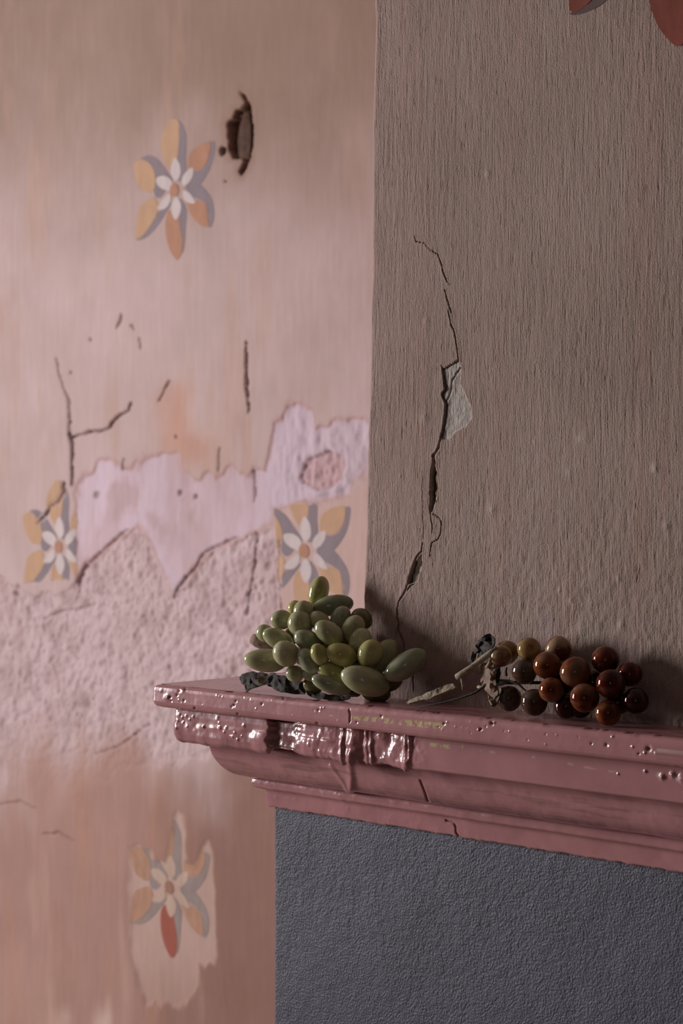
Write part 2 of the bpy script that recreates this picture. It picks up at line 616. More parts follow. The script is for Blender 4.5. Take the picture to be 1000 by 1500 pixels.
CRK = [([(82, 525), (86, 545), (92, 566), (101, 588), (101, 640)], [0.6, 0.9, 1.2, 1.6, 1.8], 0.5),
       ([(104, 640), (120, 635), (128, 633), (150, 630), (160, 626), (166, 616), (173, 609), (187, 601), (192, 590)], [1.0, 1.0, 2.2, 1.0, 2.0, 3.0, 1.6, 1.6, 0.6], 0.9),
       ([(101, 636), (105, 648), (106, 662), (104, 680), (106, 700), (105, 712)], [2.6, 4.0, 3.0, 1.6, 2.0, 1.0], 0.8),
       ([(94, 707), (93, 722), (85, 735), (74, 742), (68, 753), (56, 766)], [2.2, 3.0, 2.0, 1.6, 2.2, 0.8], 1.0),
       ([(361, 500), (361, 530), (361, 560), (364, 605)], [1.0, 2.4, 2.8, 0.6], 0.8),
       ([(248, 558), (240, 572), (232, 587)], [0.6, 1.8, 1.0], 0.6),
       ([(177, 459), (175, 470), (171, 480)], [1.2, 1.6, 0.8], 0.5),
       ([(192, 476), (196, 483)], [1.4, 1.0], 0.5), ([(204, 495), (205, 510)], [1.2, 0.8], 0.4),
       ([(180, 672), (178, 688)], [1.6, 1.0], 0.5), ([(321, 655), (320, 690)], [1.0, 0.6], 0.4),
       ([(114, 868), (113, 850), (120, 834), (142, 813), (166, 791), (186, 775)], [1.0, 2.0, 2.0, 1.4, 1.6, 0.8], 0.55),
       ([(252, 876), (260, 858), (280, 836), (289, 824), (294, 812), (310, 802), (345, 787)], [1.0, 2.2, 2.0, 2.0, 1.6, 1.2, 0.8], 0.6),
       ([(374, 780), (370, 820), (366, 850), (358, 900)], [1.0, 1.6, 1.2, 0.8], 0.5),
       ([(409, 790), (408, 850), (412, 900)], [0.8, 1.0, 0.8], 0.5),
       ([(63, 905), (84, 897), (100, 893), (112, 893), (136, 884)], [0.8, 1.6, 1.2, 1.8, 0.6], 0.4),
       ([(140, 1104), (175, 1092), (205, 1068), (215, 1062)], [0.8, 1.8, 1.4, 0.6], 0.4),
       ([(370, 690), (373, 720), (371, 735)], [1.6, 1.4, 0.6], 0.4),
       ([(0, 1178), (30, 1174), (52, 1184)], [1.2, 1.6, 0.8], 0.3), ([(65, 1222), (85, 1220), (108, 1232)], [1.0, 2.4, 1.0], 0.35)]
jx = px + 2.2 * fbm(XX * 160, ZZ * 160, 5, 3)
jy = py + 2.2 * fbm(XX * 160, ZZ * 160, 6, 3)
for pts, w, dk in CRK:
    d, wd = seg_dist(jx, jy, pts, w)
    m = sstep(1.0, 0.0, (d - wd * 0.5) / 1.6)
    h = h - 0.0085 * dk * m
    colr = blend(colr, C(104, 74, 66), m * dk * 0.85)
for (cx_, cy_, r_) in [(325, 221, 6.0), (330, 266, 2.2), (140, 725, 5.0), (262, 722, 4.5), (285, 727, 4), (103, 618, 2.2), (103, 545, 2.5), (132, 497, 2.8), (22, 870, 4), (258, 640, 2)]:
    d = np.hypot((jx - cx_), (jy - cy_) * 0.75)
    m = sstep(r_, r_ * 0.45, d)
    dk = 1.0 if r_ > 5.5 else 0.35
    h = h - 0.012 * m * dk
    colr = blend(colr, C(70, 52, 42), m * dk * 0.9)
# the broken-out hole
HOLE = [(351, 130), (358, 140), (361, 152), (367, 160), (371, 182), (371, 208), (368, 230), (362, 240), (357, 251), (352, 254), (349, 249), (357, 234), (350, 230),
        (340, 232), (335, 220), (334, 200), (333, 180), (341, 176), (345, 165), (352, 156), (358, 150), (354, 140)]
ka, kb = 0.45, 0.55
sdh = poly_sd(ka * wx + kb * px + 1.0 * n_fine, ka * wy + kb * py, HOLE)
hm = sstep(-1.5, 2.5, sdh)
h = h - hm * (0.016 + 0.016 * n_med + 0.012 * n_fine)
hc = blend(np.broadcast_to(C(84, 58, 46), colr.shape).copy(), C(128, 92, 74), sstep(0.0, 0.5, n_med + n_fine))
colr = blend(colr, hc, sstep(-2.5, 1.5, sdh))
colr = blend(colr, C(150, 118, 104), sstep(16, 2, np.abs(sdh)) * (1 - hm) * 0.45)
h_wall = h
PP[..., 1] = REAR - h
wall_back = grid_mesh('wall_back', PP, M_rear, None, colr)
tag(wall_back, 'pink limewashed wall with peeling plaster, cracks and stencilled flowers', 'wall', kind='structure')

plug_c = on_y(352, 203, REAR)
rr = random.Random(4)
pv = []
for z_, sx_, sy_ in ((-0.032, 0.010, 0.004), (-0.02, 0.015, 0.009), (0.0, 0.016, 0.010), (0.02, 0.013, 0.009), (0.034, 0.006, 0.004)):
    for k in range(8):
        a = 2 * math.pi * k / 8
        pv.append((plug_c[0] + 0.002 + math.cos(a) * sx_ * (0.85 + 0.3 * rr.random()), REAR + 0.012 + math.sin(a) * sy_ * (0.8 + 0.4 * rr.random()), plug_c[2] + z_ + 0.004 * (rr.random() - 0.5)))
pf = [(i * 8 + k, i * 8 + (k + 1) % 8, (i + 1) * 8 + (k + 1) % 8, (i + 1) * 8 + k) for i in range(4) for k in range(8)] + [tuple(range(7, -1, -1)), tuple(range(32, 40))]
mesh_py('timber_plug', pv, pf, M_plug, wall_back, False)['label'] = 'dark broken timber plug inside the hole'


def wall_height(H, gx, gz, x, z):
    i = np.clip(np.searchsorted(gx, x) - 1, 0, len(gx) - 2)
    j = np.clip(np.searchsorted(gz, z) - 1, 0, len(gz) - 2)
    fx = (x - gx[i]) / (gx[i + 1] - gx[i])
    fz = (z - gz[j]) / (gz[j + 1] - gz[j])
    return (H[j, i] * (1 - fx) + H[j, i + 1] * fx) * (1 - fz) + (H[j + 1, i] * (1 - fx) + H[j + 1, i + 1] * fx) * fz


# flower stencil, offsets from its centre (right, down) measured at 4.348 per pixel
PET = [('up', [(-5, -120), (-55, -185), (-85, -265), (-78, -340), (-45, -410), (-12, -450), (20, -446), (32, -400), (30, -300), (18, -200), (2, -150)]),
       ('ur', [(90, -150), (95, -220), (140, -275), (195, -303), (228, -306), (226, -235), (192, -155), (140, -122), (102, -128)]),
       ('lr', [(78, 48), (130, 65), (185, 72), (205, 110), (215, 190), (216, 222), (202, 236), (150, 212), (104, 155), (82, 95)]),
       ('dn', [(-32, 125), (18, 138), (35, 225), (50, 315), (45, 395), (22, 442), (0, 432), (-35, 370), (-55, 280), (-55, 185)]),
       ('ll', [(-130, 45), (-105, 88), (-108, 140), (-150, 222), (-195, 282), (-240, 312), (-247, 250), (-225, 120), (-180, 72)]),
       ('ul', [(-258, -150), (-240, -183), (-190, -190), (-142, -152), (-120, -80), (-128, -5), (-160, 15), (-208, 0), (-236, -50), (-252, -100)])]
SHA = [('up', [(24, -447), (55, -410), (76, -335), (72, -210), (74, -110), (30, -55), (12, -100), (18, -190), (30, -300), (34, -395)]),
       ('ur', [(234, -305), (257, -298), (244, -195), (216, -118), (165, -36), (110, -10), (70, 0), (84, -70), (108, -118), (145, -118), (196, -152), (229, -232)]),
       ('lr', [(150, -42), (212, 18), (244, 80), (252, 145), (246, 200), (228, 238), (216, 226), (220, 170), (206, 110), (186, 74), (135, 50), (85, 18), (80, -20)]),
       ('dn', [(36, 55), (76, 118), (72, 220), (66, 320), (56, 385), (46, 395), (51, 312), (36, 224), (22, 145), (28, 90)]),
       ('ll', [(-245, 312), (-225, 319), (-170, 296), (-110, 232), (-58, 150), (-18, 82), (-55, 98), (-104, 142), (-150, 226), (-195, 286)]),
       ('ul', [(-215, -200), (-160, -222), (-100, -190), (-48, -120), (-12, -62), (-45, -10), (-92, 50), (-128, 22), (-118, -75), (-140, -152), (-188, -193)])]
WHI = [('up', [(0, -62), (-23, -110), (-15, -168), (5, -206), (34, -165), (39, -105), (20, -64)]),
       ('ur', [(54, -30), (50, -75), (80, -120), (116, -142), (119, -100), (96, -52), (68, -28)]),
       ('lr', [(54, 12), (60, 58), (98, 84), (132, 80), (112, 38), (78, 4)]),
       ('dn', [(6, 45), (-20, 98), (-15, 150), (10, 188), (38, 142), (41, 90), (20, 45)]),
       ('ll', [(-30, 24), (-72, 60), (-106, 108), (-100, 126), (-55, 116), (-24, 70)]),
       ('ul', [(-15, -55), (-60, -90), (-112, -76), (-106, -32), (-66, -4), (-24, 0)])]
CEN = [('c', [(28 * math.cos(a), 42 * math.sin(a)) for a in np.linspace(0, 2 * math.pi, 12, endpoint=False)])]

c1 = on_y(FL[0][0], FL[0][1], REAR)


def stencil_pts(pts):
    out = []
    for dx, dy in pts:
        q = on_y(FL[0][0] + dx / 4.348, FL[0][1] + dy / 4.348, REAR)
        out.append((q[0] - c1[0], q[2] - c1[2]))
    return out


def flat_patch(name, outline, cx, cz, Y, hfun, lift, mat, parent, keep=None, step=0.006):
    o2 = smooth_closed(outline, 4) + np.array([cx, cz])
    lo, hi = o2.min(0), o2.max(0)
    ins = []
    for gx in np.arange(lo[0] + step / 2, hi[0], step):
        for gz in np.arange(lo[1] + step / 2, hi[1], step):
            ins.append((gx, gz))
    pts = list(map(tuple, o2))
    if ins:
        I = np.array(ins)
        sd = poly_sd(I[:, 0], I[:, 1], pts)
        I = I[sd > step * 0.35]
        pts = pts + [tuple(p) for p in I]
    n = len(o2)
    r = delaunay_2d_cdt([Vector(p) for p in pts], [], [list(range(n))], 1, 1e-7)
    V = np.array([(v.x, v.y) for v in r[0]])
    T = [tuple(f) for f in r[2]]
    hh = hfun(V[:, 0], V[:, 1])
    W = np.stack([V[:, 0], Y - hh - lift, V[:, 1]], -1)
    if keep is not None and len(T):
        cen = np.array([W[list(f)].mean(0) for f in T])
        kx, ky = to_px(cen)
        k = keep(kx, ky)
        T = [f for f, a in zip(T, k) if a]
    if not T: return None
    used = sorted({i for f in T for i in f})
    mp = {u: i for i, u in enumerate(used)}
    # faces must look out of the wall
    F2 = []
    for f in T:
        a, b, c = W[f[0]], W[f[1]], W[f[2]]
        nrm = np.cross(b - a, c - a)
        F2.append(tuple(mp[i] for i in (f if nrm[1] < 0 else f[::-1])))
    return mesh_py(name, W[used], F2, mat, parent)


def flower(center_px, Y, hfun, parent, label, scale=1.0, keep=None, mats=None, fine=False):
    c = on_y(center_px[0], center_px[1], Y)
    root = empty('painted_flower', (0, 0, 0), parent)
    root['label'] = label
    mats = mats or {}
    for nm, lst, lift, dm in (('petal_shadow', SHA, 0.00035, M_pgrey), ('petal', PET, 0.00050, M_ochre), ('inner_petal', WHI, 0.00065, M_white), ('flower_centre', CEN, 0.0008, M_ochre_d)):
        for key, pts in lst:
            o2 = [(u * scale, w * scale) for u, w in stencil_pts(pts)]
            flat_patch(nm, o2, c[0], c[2], Y, hfun, lift, mats.get((nm, key), mats.get(nm, dm)), root, keep, 0.0035 if keep else 0.006)
    return root


hf = lambda x, z: wall_height(h_wall, xs, zs, x, z)
wob = lambda x, y, s: 3.0 * fbm(np.asarray(x) * 0.09, np.asarray(y) * 0.09, s, 3)
flower(FL[0], REAR, hf, wall_back, 'whole ochre and white stencilled flower high beside the broken hole',
       mats={('petal', 'ur'): M_ochre_d, ('petal', 'dn'): M_ochre_d, ('petal', 'lr'): M_ochre_d})
flower(FL[1], REAR, hf, wall_back, 'stencilled flower cut off at its top, above the green grapes',
       keep=lambda x, y: (y > 738 + wob(x, y, 3) - 10 * sstep(480, 512, x)) & (x > 401 + 0.06 * (y - 740)))
flower(FL[2], REAR, hf, wall_back, 'stencilled flower crossed by a dark crack at far left',
       keep=lambda x, y: (x < 112 + wob(x, y, 9)) & (y < 858 - 0.1 * x + wob(x, y, 8)))
wn = lambda x, y: poly_sd(np.asarray(x), np.asarray(y), WIN) > 1.5
flower(FL[3], REAR, hf, wall_back, 'stencilled flower with one red petal uncovered below the mantel',
       keep=wn, mats={('petal', 'dn'): M_red, 'petal': M_ochre4, 'petal_shadow': M_grey4, 'inner_petal': M_white4, 'flower_centre': M_cen4})

# ------------------------------------------------------------------ side wall with window, floor, ceiling
wl_ = empty('wall_left', (X_L, 0, 0))
tag(wl_, 'pale side wall with the daylight window', 'wall', kind='structure')
oy0, oy1, oz0, oz1 = -1.75, -0.79, 0.92, 2.25
for lo, hi in (((-0.12, -3.6, 0), (0, oy0, 2.6)), ((-0.12, oy1, 0), (0, REAR, 2.6)), ((-0.12, oy0, 0), (0, oy1, oz0)), ((-0.12, oy0, oz1), (0, oy1, 2.6))):
    box('wall_section', lo, hi, M_side, wl_)
w1 = empty('window_1', (X_L, 0, 0))
tag(w1, 'white painted frame of the side window', 'window', kind='structure')
for lo, hi in (((-0.05, oy0, oz0), (0.01, oy0 + 0.04, oz1)), ((-0.05, oy1 - 0.04, oz0), (0.01, oy1, oz1)), ((-0.05, oy0 + 0.04, oz0), (0.01, oy1 - 0.04, oz0 + 0.04)), ((-0.05, oy0 + 0.04, oz1 - 0.04), (0.01, oy1 - 0.04, oz1))):
    box('window_frame', lo, hi, M_frame, w1)
fl = box('floor', (X_L, -3.6, -0.05), (2.6, REAR, 0.0), M_floor)
tag(fl, 'dark boarded floor of the room', 'floor', kind='structure')
ce = box('ceiling', (X_L, -3.6, 2.6), (2.6, REAR, 2.65), M_ceil)
tag(ce, 'off-white ceiling of the room', 'ceiling', kind='structure')

# ------------------------------------------------------------------ chimney breast
XR = 1.5
pa = on_y(1050, 724, 0.0)[0]
bxs = np.concatenate([np.arange(0.0, pa, 0.00047), np.arange(pa + 0.03, XR + 0.01, 0.05)])
bzs = np.concatenate([np.arange(SHELF - 0.012, EYE + 0.36, 0.00082), np.arange(EYE + 0.40, 2.6001, 0.05)])
BX, BZ = np.meshgrid(bxs, bzs)
BP = np.stack([BX, np.zeros_like(BX), BZ], -1)
qx, qy = to_px(BP)
m_big = fbm(BX * 9, BZ * 9, 121, 4)
m_str = fbm(BX * 420, BZ * 34, 131, 3)
m_str2 = fbm(BX * 90, BZ * 7, 141, 3)
m_fine = fbm(BX * 260, BZ * 190, 151, 3)
m_med = fbm(BX * 70, BZ * 45, 161, 4)
lowb = sstep(640, 900, qy)
hb = 0.00017 * m_str * (0.6 + 1.0 * sstep(-0.3, 0.4, m_big)) + 0.00022 * m_str2 + 0.0011 * m_big
hb = hb + lowb * (0.0006 * m_med + 0.00035 * m_fine) + 0.00012 * m_fine
cb = np.broadcast_to(C(164, 142, 132), BX.shape + (3,)).copy()
cb = blend(cb, C(171, 139, 128), sstep(0.0, 0.5, m_str2) * 0.4)
cb = blend(cb, C(152, 133, 123), sstep(0.05, 0.5, m_big) * 0.6)
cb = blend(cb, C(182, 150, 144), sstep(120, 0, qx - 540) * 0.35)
cb = blend(cb, C(166, 138, 140), lowb * sstep(0.1, 0.5, m_med) * 0.4)
bjx = qx + 1.3 * fbm(BX * 300, BZ * 300, 171, 3)
bjy = qy + 1.3 * fbm(BX * 300, BZ * 300, 172, 3)
PATCH = [(671, 527), (674, 540), (672, 562), (680, 577), (689, 598), (690, 612), (680, 624), (665, 633), (655, 644), (645, 645), (648, 617), (651, 590), (645, 579), (649, 570), (647, 551), (645, 542)]
CHIP2 = [(617, 814), (617, 832), (611, 846), (613, 849), (603, 854), (599, 856), (603, 838), (608, 823)]
GAP = [(636, 664), (634, 676), (637, 688), (640, 706), (639, 726), (636, 733), (632, 749), (628, 745), (629, 720), (628, 700), (630, 686), (632, 672)]
pm = sstep(-0.8, 0.8, poly_sd(bjx, bjy, PATCH))
hb = hb * (1 - 0.75 * pm) - pm * (0.0016 - 0.0007 * m_fine)
cb = blend(cb, C(186, 176, 170), pm)
c2 = sstep(-0.8, 0.8, poly_sd(bjx, bjy, CHIP2))
hb = hb - c2 * (0.0030 - 0.001 * m_fine)
cb = blend(cb, C(178, 172, 162), c2 * 0.95)
gp = sstep(-0.8, 0.8, poly_sd(bjx, bjy, GAP))
gdeep = sstep(634, 630.5, bjx)
hb = hb - gp * (0.0025 + 0.006 * gdeep - 0.001 * m_fine)
cb = blend(cb, C(196, 180, 158), gp * (1 - gdeep) * 0.9)
cb = blend(cb, C(62, 48, 42), gp * gdeep)
BCR = [([(601, 346), (603, 354), (617, 357), (625, 367), (638, 373), (645, 395), (651, 411), (657, 418)], [0.3, 0.5, 0.6, 0.8, 0.9, 1.2, 1.2, 0.4], 0.7),
       ([(648, 424), (653, 440), (657, 452), (659, 458)], [0.6, 1.3, 1.3, 0.4], 0.8),
       ([(654, 453), (659, 475), (664, 487), (667, 505), (671, 527)], [0.6, 1.3, 1.6, 1.5, 1.5], 0.9),
       ([(671, 527), (660, 533), (647, 541), (643, 534)], [1.3, 1.0, 1.4, 0.5], 0.8),
       ([(646, 542), (648, 560), (649, 570), (645, 578), (650, 588)], [1.3, 1.5, 1.6, 1.3, 1.5], 0.9),
       ([(674, 537), (666, 546), (659, 557), (657, 570), (652, 586), (651, 600), (649, 620), (645, 636), (642, 655), (638, 662)], [0.8, 1.6, 2.4, 3.2, 3.0, 2.6, 3.0, 2.6, 3.0, 2.2], 1.0),
       ([(638, 662), (632, 668), (636, 676), (635, 684)], [2.0, 2.0, 2.5, 2.0], 1.0),
       ([(638, 692), (637, 712), (636, 728), (638, 735)], [0.8, 1.2, 1.6, 1.0], 0.8),
       ([(629, 747), (630, 760), (633, 770), (632, 782)], [1.6, 1.2, 1.4, 0.6], 0.8),
       ([(634, 753), (642, 758), (646, 765), (645, 778), (641, 789), (632, 795), (630, 804), (629, 816)], [0.5, 0.9, 1.0, 1.5, 1.6, 1.3, 1.2, 0.5], 0.8),
       ([(618, 796), (617, 808), (609, 818), (604, 832), (600, 848), (596, 862), (591, 874), (586, 881), (583, 893), (582, 904), (585, 914), (584, 922), (590, 934), (593, 944), (592, 952), (588, 962)],
        [0.8, 1.5, 2.2, 3.2, 4.4, 3.6, 2.0, 2.2, 2.2, 2.0, 2.6, 2.6, 2.4, 2.2, 1.5, 0.8], 1.0),
       ([(612, 849), (604, 857), (598, 864)], [1.0, 1.6, 1.4], 0.8),
       ([(606, 990), (607, 1012)], [1.6, 1.0], 0.8),
       ([(617, 688), (618, 740), (620, 790)], [0.5, 0.4, 0.3], 0.3), ([(936, 833), (932, 852)], [0.4, 0.8], 0.35), ([(931, 736), (930, 744)], [0.6, 0.9], 0.4)]
for pts, w, dk in BCR:
    d, wd = seg_dist(bjx, bjy, pts, w)
    m = sstep(0.9, 0.0, (d - wd * 0.20) / 0.62)
    # plaster lifts a little on the right lip of the crack
    hb = hb + 0.00025 * np.exp(-((d - wd) / 2.5) ** 2) * (1 - m) * dk
    hb = hb - (0.0012 + 0.0013 * wd) * dk * m
    cb = blend(cb, C(58, 44, 38), m * np.minimum(1, dk * (0.5 + 0.35 * wd)) * 0.92)
rb = np.random.RandomState(77)
NIB = [(714, 254, 4, 0.0010), (620, 470, 3, 0.0008), (849, 643, 4, 0.0008), (857, 642, 5, 0.0009), (958, 686, 5, 0.0009), (962, 687, 4, .0008), (834, 692, 4, 0.0009), (783, 648, 3, 0.0006),
       (976, 768, 4, 0.0010), (721, 746, 5, 0.0014), (852, 921, 6, 0.0015), (910, 917, 5, 0.0013), (836, 880, 3, 0.0011), (763, 885, 3, 0.0010), (620, 612, 5, 0.0014), (540, 877, 3, 0.0012),
       (905, 848, 3, .0008), (820, 864, 3, .0008)]
for i in range(110):
    NIB.append((rb.uniform(545, 1010), rb.uniform(10, 1000) if i % 2 else rb.uniform(650, 980), rb.uniform(0.8, 1.5), rb.uniform(-0.0006, 0.0007)))
for nx, ny, r_, a_ in NIB:
    i0, i1 = np.searchsorted(bxs, on_y(nx - 4 * r_, 724, 0)[0]), np.searchsorted(bxs, on_y(nx + 4 * r_, 724, 0)[0])
    j0, j1 = np.searchsorted(bzs, on_y(nx, ny + 7 * r_, 0)[2]), np.searchsorted(bzs, on_y(nx, ny - 7 * r_, 0)[2])
    s = np.s_[j0:j1, i0:i1]
    g = np.exp(-(((qx[s] - nx) / r_) ** 2 + ((qy[s] - ny) / (1.6 * r_)) ** 2))
    hb[s] += 0.6 * a_ * g
    if a_ > 0.0005 and r_ > 2.6: cb[s] = blend(cb[s], C(186, 170, 160), g * 0.55)
bulge, _ = seg_dist(qx, qy, [(978, 770), (980, 815)])
hb = hb + 0.00035 * np.exp(-(bulge / 4.0) ** 2)
hb = hb + sstep(1035, 1056, qy - 0.04 * (qx - 900)) * 0.0007 * (m_fine + m_med)
h_breast = hb.copy()
# the arris is worn and leans a little
lean = np.interp(bzs, [on_y(533, 1000, 0)[2], on_y(533, 880, 0)[2], on_y(533, 500, 0)[2], on_y(533, 0, 0)[2]], [-0.0016, -0.0012, 0.0058, 0.0102])
lean = lean + 0.0011 * fbm(bzs * 30, bzs * 0 + 2.0, 181, 4)
wgt = np.clip(1 - BX / 0.10, 0, 1)
BP[..., 0] = BX + lean[:, None] * wgt
rnd = np.exp(-(BX / 0.0016) ** 2)
BP[..., 1] = -hb + 0.0016 * rnd
side = BP[:, 0:1, :].copy()
s_cols = [np.concatenate([side[..., 0:1] + 0.0008 * (k == 0), np.full_like(side[..., 1:2], y), side[..., 2:3]], -1) for k, y in enumerate((REAR, 0.35, 0.10, 0.02, 0.006))]
BPf = np.concatenate(s_cols + [BP], 1)
cbf = np.concatenate([np.repeat(cb[:, 0:1], 5, 1), cb], 1)
wall_right = grid_mesh('wall_right', BPf, M_breast, None, cbf)
tag(wall_right, 'brown-mauve combed plaster chimney breast with a long crack', 'wall', kind='structure')

hfb = lambda x, z: wall_height(h_breast, bxs, bzs, x, z)
flower((984, -148), 0.0, hfb, wall_right, 'large faded brick-red stencilled flower at the top of the chimney breast', scale=1.0 * 0.19 / 0.19,
       mats={'petal': M_redbr, 'petal_shadow': M_greybr, 'inner_petal': M_greybr, 'flower_centre': M_redbr})

# ------------------------------------------------------------------ mantelpiece
YB = 0.0144                                   # front of the slate-grey base
XB = -0.1107                                  # its left edge
mantel = empty('mantelpiece', (XB, YB, SHELF - 0.0948))
tag(mantel, 'glossy old-rose painted moulded mantel shelf with chipped edge', 'mantelpiece')
MO = np.array([XB, YB, SHELF - 0.0948])


def plan_path(o, rc, nf):
    """points of the offset outline: front from right to left, corner fillet, then back along the return"""
    fx = nf
    X0 = XB - o + rc
    front = np.stack([X0 + (XR - X0) * fx[::-1], np.full(len(fx), YB - o)], -1)
    n1 = np.tile(np.array([[0.0, -1.0]]), (len(fx), 1))
    an = np.linspace(0, math.pi / 2, 8)[1:-1]
    arc = np.stack([X0 - rc * np.sin(an), YB - o + rc - rc * np.cos(an)], -1)
    n2 = np.stack([-np.sin(an), -np.cos(an)], -1)
    yy = np.concatenate([np.linspace(0, 0.30, 60), np.array([0.45, 0.7, 1.0])])
    y0 = YB - o + rc
    ret = np.stack([np.full(len(yy), XB - o), y0 + (REAR + 0.005 - y0) * yy], -1)
    n3 = np.tile(np.array([[-1.0, 0.0]]), (len(yy), 1))
    return np.concatenate([front, arc, ret]), np.concatenate([n1, n2, n3])


fr_vis = (0.34 - XB) / (XR - XB)
NF = np.concatenate([np.linspace(0, fr_vis, 720), np.linspace(fr_vis, 1, 24)[1:]])


def resample(prof, step):
    out = []
    for (a, b) in zip(prof[:-1], prof[1:]):
        L = math.hypot(b[0] - a[0], b[1] - a[1])
        n = max(1, int(round(L / step)))
        for k in range(n): out.append((a[0] + (b[0] - a[0]) * k / n, a[1] + (b[1] - a[1]) * k / n))
    out.append(prof[-1])
    return np.array(out)


ROSE = lin(184, 131, 135)


def sweep(name, prof, step, rc, disp):
    pr = resample(prof, step)
    tg = np.gradient(pr, axis=0)
    tl = np.hypot(tg[:, 0], tg[:, 1]) + 1e-12
    no, nz = tg[:, 1] / tl, tg[:, 0] / tl
    rows, nrm = [], []
    for (o, z), a, b in zip(pr, no, nz):
        q, n = plan_path(o, rc, NF)
        rows.append(np.concatenate([q, np.full((len(q), 1), SHELF - z)], 1))
        nrm.append(np.concatenate([n * a, np.full((len(q), 1), b)], 1))
    P = np.array(rows)
    N = np.array(nrm)
    ux, uy = to_px(P)
    d, cc = disp(P, ux, uy)
    P = P + N * d[..., None] - MO
    return grid_mesh(name, P, M_gloss, mantel, cc, flip=False)


def base_col(P):
    c = np.broadcast_to(ROSE[None, None, :], P.shape).copy()
    return c


def rivets(ux, uy, lst):
    d = np.zeros(ux.shape)
    for x, y, r, a in lst:
        d += a * np.exp(-(((ux - x) / r) ** 2 + ((uy - y) / (r * 1.15)) ** 2))
    return d


rs = np.random.RandomState(5)
PITS = [(245, 1022, 3.2, 0.0016), (249, 1021, 1.6, -0.0015), (236, 1012, 1.6, .0008), (259, 1018, 1.4, -.0013), (262, 1025, 1.0, .0006), (271, 1009, 1.8, -.0015), (268, 1012, 1.6, .0008), (262, 1012, 1.6, -.001), (269, 1026, 1.4, -.0014),
        (285, 1038, 1.3, -.0014), (318, 1018, 1.2, .0008), (342, 1033, 1.6, -.0016), (345, 1027, 1.3, -.0014), (339, 1035, 1.2, -.0012), (348, 1046, 1.4, -.0014), (383, 1031, 1.4, -.0014), (415, 1023, 1.6, -.0012),
        (470, 1038, 1.2, .0010), (474, 1037, 1.0, .0010), (466, 1040, 1.3, -.0012), (558, 1049, 1.6, -.0012), (464, 1060, 1.6, -.0015), (522, 1058, 1.2, -.0012), (720, 1059, 2.4, -.0022), (724, 1059, 1.6, .0012), (704, 1068, 1.8, -.0016), (701, 1069, 1.2, .001),
        (712, 1064, 1.0, -.001), (650, 1060, 1.4, -.0014), (655, 1058, 1.0, .0008), (949, 1097, 3.0, -.0024), (944, 1103, 1.6, .0012), (935, 1104, 1.4, -.0014), (926, 1094, 1.6, .0010), (897, 1079, 1.4, .0012), (888, 1091, 2.4, -.0012), (866, 1089, 1.4, -.0012)]
for i in range(40): PITS.append((rs.uniform(960, 1030), rs.uniform(1094, 1112), rs.uniform(0.9, 1.8), rs.uniform(-0.0012, 0.0014)))
for i in range(46): PITS.append((rs.uniform(230, 990), 0, rs.uniform(0.7, 1.3), rs.uniform(-0.0010, 0.0007)))
PITS = [(x, y if y else 1024 + 0.107 * (x - 300) + rs.uniform(-9, 14), r, a) for x, y, r, a in PITS]


def disp_lip(P, ux, uy):
    u, v = P[..., 0], P[..., 2] - P[..., 1]
    d = 0.0005 * fbm(u * 22, v * 30, 201, 3) + 0.00012 * fbm(u * 160, v * 160, 205, 3)
    d += 0.75 * rivets(ux, uy, PITS)
    top = sstep(0.0012, 0.0, SHELF - P[..., 2])
    d -= 0.0006 * top * sstep(0.15, 0.5, fbm(u * 150, v * 60, 211, 3))
    cr, w = seg_dist(ux, uy, [(511, 1040), (512.5, 1048), (512, 1058)], [1.0, 1.6, 1.0])
    d -= 0.0022 * sstep(1.4, 0.2, cr)
    cc = base_col(P)
    band, _ = seg_dist(ux, uy, [(462, 1046), (500, 1049), (530, 1052), (560, 1055), (600, 1059), (645, 1063), (700, 1068)])
    wdt = np.interp(ux, [455, 500, 515, 530, 600, 645, 655, 700], [1.5, 2.2, 2.6, 4.0, 5.0, 5.2, 2.6, 1.8])
    nn = fbm(u * 420, v * 420, 221, 3)
    thr = np.interp(ux, [455, 512, 525, 600, 645, 655, 705], [0.30, 0.24, -0.06, -0.16, -0.24, 0.22, 0.32])
    ch = sstep(wdt, wdt - 1.6, band) * sstep(thr, thr + 0.12, nn)
    cc = blend(cc, C(196, 186, 132), ch * 0.85)
    d -= 0.00012 * ch
    w2, _ = seg_dist(ux, uy, [(955, 1098), (1030, 1107)])
    wc = sstep(9, 5, w2) * sstep(0.12, 0.3, nn)
    cc = blend(cc, C(198, 178, 178), wc * 0.8)
    dk = rivets(ux, uy, [(x, y, r * 0.9, 1.0 if a < -0.0011 else 0.0) for x, y, r, a in PITS])
    cc = blend(cc, C(96, 62, 60), np.clip(dk, 0, 1) * 0.7)
    edge = sstep(7, 0, np.abs(uy - (1011 + 0.1034 * (ux - 300)))) * sstep(0.2, 0.45, fbm(u * 90, v * 260, 231, 3))
    cc = blend(cc, C(120, 80, 78), edge * 0.5)
    return d, cc


